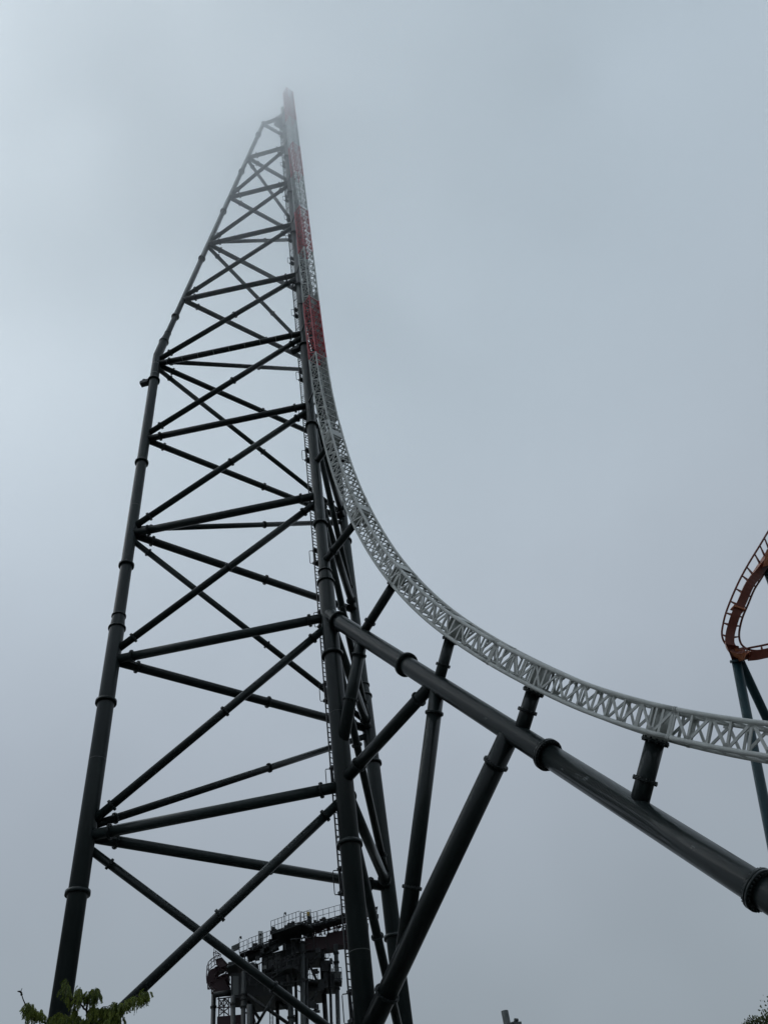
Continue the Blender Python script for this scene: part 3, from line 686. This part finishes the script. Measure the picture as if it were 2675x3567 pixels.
for (x0, y0, x1, y1) in ((724, 3426, 738, 3426), (725, 3446, 756, 3440), (724, 3402, 725, 3446), (725, 3446, 738, 3427), (738, 3446, 738, 3462), (738, 3462, 754, 3446), (738, 3462, 757, 3461),
        (763, 3475, 763, 3540), (781, 3475, 781, 3540), (797, 3475, 797, 3540), (757, 3480, 805, 3474), (757, 3510, 805, 3508), (763, 3480, 781, 3508), (781, 3480, 763, 3508), (781, 3480, 800, 3508), (797, 3480, 781, 3508), (763, 3510, 800, 3538), (797, 3510, 763, 3538),
        (790, 3400, 803, 3432), (794, 3415, 800, 3412), (788, 3407, 795, 3403), (786, 3420, 800, 3446)): lt.bar(W(x0, y0, .2), W(x1, y1, .2), .09, .09)
for k in range(9): lt.bar(W(764, 3486 + 5 * k, .4), W(778, 3485 + 5 * k, .4), .05, .05)
lt.build('lattice', M_fred, rt_)
fb = MB(); fb.hexa([W(757, 3600, 0), W(840, 3598, 0), W(840, 3598, 2.5), W(757, 3600, 2.5), W(757, 3541, 0), W(840, 3534, 0), W(840, 3534, 2.5), W(757, 3541, 2.5)]); fb.build('box_beam', M_fred, rt_)
sc_ = MB(); sc_.path(arc_pts(840, 3575, 52, 62, 60, 0, -2.5, -2.5, 12), .06, n=6); sc_.path(arc_pts(832, 3578, 50, 58, 60, 0, -2.5, -2.5, 12), .06, n=6)
for k in range(11):
    an = R_(60 - 5.5 * k); sc_.tube(W(840 + 52 * math.cos(an), 3575 - 62 * math.sin(an), -2.5), W(832 + 50 * math.cos(an), 3578 - 58 * math.sin(an), -2.5), .05, n=6)
sc_.build('lattice', M_fred, rt_)

# ------------------------------------------------------------------ lamp post
lp0 = at(1757, 3522, 23.0)
lp = empty('lamp_post', (lp0.x, lp0.y, 0), 'grey flat-topped lamp post with small floodlight, just peeking in at the bottom edge', 'lamp post')
MB().tube(V((lp0.x, lp0.y, 0)), lp0, .099, n=28).build('pole', M_pole, lp)
fl = MB(); c = lp0 - Z * .36
fl.tube(c + V((.06, -.05, .0)), c + V((.15, -.09, .02)), .035, n=10); fl.tube(c + V((.13, -.08, .0)), c + V((.26, -.10, .07)), .028, n=10); fl.tube(c + V((.22, -.13, .075)), c + V((.30, -.07, .075)), .04, n=12)
fl.build('bracket', M_pole, lp)
fl = MB(); fl.box(c + V((.27, -.1, -.08)), V((.105, 0, -.012)), V((0, .08, 0)), V((.01, 0, .09))); fl.build('floodlight', M_pole, lp)

# ------------------------------------------------------------------ trees
def leaflet(mb, p, d, nrm, l, w):
    sd_ = d.cross(nrm).normalized(); b = len(mb.v); mid = p + d * (l * .45) + nrm * (l * .06)
    mb.v += [p, mid + sd_ * w, p + d * l, mid - sd_ * w]; mb.face((b, b + 1, b + 2, b + 3))
def compound(mb, p, d, rng, L_=.13, nl=8):
    d = d.normalized(); nr = V((rng.uniform(-1, 1), rng.uniform(-1, 1), rng.uniform(-.2, 1))); nr = (nr - d * nr.dot(d)).normalized()
    q = V(p)
    for i in range(nl):
        d = (d + V((0, 0, -.22))).normalized(); q = q + d * (L_ / nl); sd_ = d.cross(nr).normalized(); s = math.sin(math.pi * (i + 1.5) / (nl + 2.2))
        for k in (-1, 1):
            ld_ = (sd_ * k * .75 + d * .8 + V((0, 0, -.35)) + V((rng.uniform(-.2, .2), rng.uniform(-.2, .2), rng.uniform(-.2, .2)))).normalized()
            leaflet(mb, q, ld_, nr, .023 * (.45 + .65 * s) * rng.uniform(.7, 1.25), .0056)
TD = 9.0
def tp_(x, y, dz=0.0): return at(50 + x * .3014, 3380 + y * .3014, TD + dz)
trb = tp_(820, 900)
tree = empty('locust_tree', (trb.x, trb.y, 0), 'young feathery-leaved green locust tree whose tip covers the foot of the left tower leg', 'tree')
tk = MB(); tk.path([V((trb.x, trb.y, 0)), V((trb.x + .03, trb.y, 1.4)), V((trb.x - .02, trb.y, 2.6)), trb.lerp(V((trb.x, trb.y, 2.6)), .3), tp_(880, 700), tp_(890, 620)], .05, n=10, radii=[.09, .075, .06, .045, .022, .014])
tk.build('trunk', M_bark, tree)
rng = random.Random(11)
brs = [[(890, 640, 0), (850, 500, 0), (790, 410, -.05), (700, 350, -.08), (620, 300, -.1), (600, 250, -.1), (615, 120, -.1)], [(600, 760, 0), (420, 660, .05), (330, 590, .1), (290, 540, .1), (190, 440, .12), (120, 370, .15), (98, 290, .15), (85, 215, .15)],
       [(98, 290, .15), (70, 250, .15), (45, 235, .15)], [(890, 700, 0), (1000, 570, .05), (1180, 460, .1), (1300, 370, .1), (1420, 300, .12), (1540, 240, .14)], [(850, 500, 0), (845, 360, .02), (900, 260, .02), (960, 230, .02)], [(845, 400, 0), (790, 280, .05), (765, 200, .05)],
       [(890, 640, 0), (980, 520, .15), (1010, 440, .2), (1080, 420, .2)], [(700, 760, 0), (600, 640, .1), (550, 560, .1), (540, 480, .1)], [(890, 700, 0), (880, 560, -.1), (930, 430, -.1)], [(1180, 460, .1), (1180, 380, .1)], [(1420, 300, .12), (1440, 340, .1)]]
for b in brs:
    mb = MB(); P = [tp_(*q) for q in b]
    P = [p + V((rng.uniform(-.008, .008), 0, rng.uniform(-.008, .008))) for p in smooth(P, 3)]
    n_ = len(P); mb.path(P, .01, n=6, radii=[.0125 * (1 - .75 * i / n_) for i in range(n_)]); mb.build('branch', M_bark, tree)
blobs = [(620, 120, 26), (608, 170, 36), (620, 230, 40), (640, 290, 42), (690, 320, 24), (750, 225, 38), (770, 290, 44), (735, 330, 24), (860, 255, 36), (930, 235, 48), (970, 285, 34), (850, 310, 36), (930, 310, 34), (160, 380, 36), (195, 400, 36), (160, 450, 38), (210, 450, 40), (200, 500, 34), (255, 470, 32), (290, 480, 30), (330, 510, 28), (270, 530, 24),
         (540, 500, 34), (560, 550, 70), (470, 570, 70), (420, 600, 45), (620, 580, 70), (700, 480, 45), (740, 560, 60), (830, 590, 60), (700, 410, 22), (900, 440, 38), (950, 430, 30), (920, 530, 45), (1000, 470, 40), (1050, 440, 32), (1100, 480, 48), (1160, 430, 48), (1160, 500, 50), (1210, 470, 45), (1230, 400, 42), (1290, 370, 42), (1350, 330, 34), (1400, 310, 32), (1450, 290, 30), (1510, 250, 34), (1550, 260, 22), (1530, 300, 26), (1480, 330, 18), (1400, 385, 12),
         (1080, 570, 70), (1150, 580, 60), (1010, 600, 60), (1230, 550, 32), (1180, 380, 18)]
cr_ = MB()
for (x, y, r) in blobs:
    r *= .88; nn = int(3 + r * r * .017)
    for _ in range(nn):
        while True:
            ux, uy, uz = rng.uniform(-1, 1), rng.uniform(-1, 1), rng.uniform(-1, 1)
            if ux * ux + uy * uy + uz * uz < 1: break
        p = tp_(x + ux * r, y + uy * r * .9 - 6, uz * r * .006 + .05)
        compound(cr_, p, V((rng.gauss(0, .45), rng.gauss(0, .4), rng.uniform(-1.0, .1))), rng, rng.uniform(.055, .115), 8)
for _ in range(700):      # the crown below the frame
    p = tp_(rng.gauss(760, 380), rng.uniform(660, 1500), rng.gauss(0, .35)); compound(cr_, p, V((rng.gauss(0, .6), rng.gauss(0, .6), -.4)), rng, .12, 5)
cr_.build('crown', M_leaf, tree)

# small-leaved tree at the lower right corner
t2 = at(2860, 3830, 18.0)
tr2 = empty('broadleaf_tree', (t2.x, t2.y, 0), 'small-leaved green tree showing only its tip in the bottom right corner', 'tree')
mb = MB(); mb.path([V((t2.x, t2.y, 0)), V((t2.x, t2.y, 1.5)), t2 - Z * .5, t2 + Z * .6], .1, n=10, radii=[.13, .1, .08, .03]); mb.build('trunk', M_bark, tr2)
cr2 = MB(); rng = random.Random(5); bl = []
for _ in range(70):
    u = V((rng.gauss(0, 1), rng.gauss(0, 1), rng.gauss(0, 1))).normalized() * rng.uniform(.35, 1.0); bl.append(t2 + V((u.x * 1.75, u.y * 1.5, u.z * 1.78 + .1)))
tipb = [(2592, 3570), (2606, 3560), (2622, 3560), (2634, 3556), (2645, 3552), (2655, 3548), (2665, 3545), (2675, 3542), (2615, 3572), (2640, 3572), (2660, 3565), (2678, 3560), (2690, 3545), (2622, 3546)]
for c in bl:
    for _ in range(150):
        p = c + V((rng.gauss(0, .2), rng.gauss(0, .2), rng.gauss(0, .17))); d = V((rng.gauss(0, 1), rng.gauss(0, 1), rng.gauss(0, 1))).normalized(); leaflet(cr2, p, d, basis(d)[0], rng.uniform(.05, .08), .022)
for (x, y) in tipb:
    c = at(x, y + 3, 18.0)
    for _ in range(46):
        p = c + V((rng.gauss(0, .035), rng.gauss(0, .09), rng.gauss(0, .030))); d = V((rng.gauss(0, 1), rng.gauss(0, 1), rng.gauss(0, 1))).normalized(); leaflet(cr2, p, d, basis(d)[0], rng.uniform(.035, .055), .014)
for (x0, y0, x1, y1) in ((2668, 3550, 2655, 3518), (2662, 3552, 2650, 3522), (2630, 3565, 2606, 3538), (2604, 3580, 2589, 3560), (2640, 3580, 2634, 3545), (2610, 3570, 2602, 3546)):
    tw = MB(); a, b = at(x0, y0, 18), at(x1, y1, 18.02); tw.tube(a, b, .010, .004, n=6)
    for q in range(5): leaflet(cr2, a.lerp(b, .45 + .14 * q), V((rng.gauss(0, 1), rng.gauss(0, 1), rng.gauss(0, 1))).normalized(), V((0, -1, .2)).normalized(), .03, .011)
    tw.build('branch', M_bark, tr2)
cr2.build('crown', M_leaf2, tr2)

# ------------------------------------------------------------------ two distant birds
for i, (x, y, lab) in enumerate(((375, 461, 'tiny dark bird in the pale sky, the upper of two'), (155, 850, 'tiny dark bird in the pale sky, the lower one near the left edge'))):
    c = at(x, y, 150); mb = MB()
    f = cR * (.5 if i else .7) + cU * (-.9 if i else .3); f = f.normalized(); w_ = f.cross(cB).normalized()
    mb.path([c - f * .16, c - f * .05, c + f * .08, c + f * .17], .03, n=8, radii=[.012, .045, .04, .012])
    for k in (-1, 1):
        tip = c + w_ * .30 * k - f * .08 + Z * .08; elb = c + w_ * .15 * k + f * .05 + Z * .05
        b = len(mb.v); mb.v += [c + f * .07, c - f * .07, elb - f * .10, elb + f * .02, tip, c + f * .07 + Z * .015, c - f * .07 + Z * .015, elb - f * .10 + Z * .015, elb + f * .02 + Z * .015, tip + Z * .012]
        mb.face((b, b + 1, b + 2, b + 3)); mb.face((b + 3, b + 2, b + 4)); mb.face((b + 8, b + 7, b + 6, b + 5)); mb.face((b + 9, b + 7, b + 8))
    tag(mb.build('bird', M_bird), lab, 'bird', 'birds far off in the sky')

# ------------------------------------------------------------------ low cloud that swallows the tower top
def cloud():
    z0, z1, X = 60.0, 150.0, 95.0; g = MB(); c = V((-6, 30, 0)); n = 32
    b0 = g.ring(c + Z * z0, V((1, 0, 0)), V((0, 1, 0)), X, n); b1 = g.ring(c + Z * z1, V((1, 0, 0)), V((0, 1, 0)), X, n)
    for i in range(n): j = (i + 1) % n; g.face((b0 + i, b0 + j, b1 + j, b1 + i))
    g.face([b0 + i for i in reversed(range(n))]); g.face([b1 + i for i in range(n)])
    mt = bpy.data.materials.new('low cloud vapour'); mt.use_nodes = True; t = mt.node_tree; t.nodes.clear()
    geo = t.nodes.new('ShaderNodeNewGeometry'); sp_ = t.nodes.new('ShaderNodeSeparateXYZ'); t.links.new(geo.outputs['Position'], sp_.inputs[0])
    h = math_n(t, 'DIVIDE', math_n(t, 'SUBTRACT', sp_.outputs['Z'], z0), 70.0, clamp=True)
    dx = math_n(t, 'SUBTRACT', sp_.outputs['X'], c.x); dy = math_n(t, 'SUBTRACT', sp_.outputs['Y'], c.y)
    r = math_n(t, 'DIVIDE', math_n(t, 'SQRT', math_n(t, 'ADD', math_n(t, 'MULTIPLY', dx, dx), math_n(t, 'MULTIPLY', dy, dy))), X)
    fall = math_n(t, 'SMOOTH_MIN', math_n(t, 'MULTIPLY', math_n(t, 'SUBTRACT', 1.0, r, clamp=True), 1.6), 1.0, .3)
    topf = math_n(t, 'DIVIDE', math_n(t, 'SUBTRACT', z1, sp_.outputs['Z']), 18.0, clamp=True)
    dn = math_n(t, 'ADD', math_n(t, 'MULTIPLY', math_n(t, 'POWER', h, 5.0), CLOUD_A), math_n(t, 'MULTIPLY', h, CLOUD_B))
    dn = math_n(t, 'MULTIPLY', math_n(t, 'MULTIPLY', dn, fall), topf)
    nz = t.nodes.new('ShaderNodeTexNoise'); nz.inputs['Scale'].default_value = .045; nz.inputs['Detail'].default_value = 3; t.links.new(geo.outputs['Position'], nz.inputs['Vector'])
    dn = math_n(t, 'MULTIPLY', dn, math_n(t, 'MULTIPLY_ADD', math_n(t, 'SUBTRACT', nz.outputs['Fac'], .5), 2.4, 1.0, clamp=False))
    dn = math_n(t, 'MAXIMUM', dn, 0.0)
    pv = t.nodes.new('ShaderNodeVolumePrincipled'); pv.inputs['Color'].default_value = (.975, .992, 1, 1); pv.inputs['Anisotropy'].default_value = .8
    t.links.new(dn, pv.inputs['Density'])
    out = t.nodes.new('ShaderNodeOutputMaterial'); t.links.new(pv.outputs[0], out.inputs['Volume'])
    o = g.build('low_cloud', mt); tag(o, 'pale grey low cloud hiding the top of the tower', 'cloud', kind='stuff')
CLOUD_A, CLOUD_B = .075, .032
cloud()
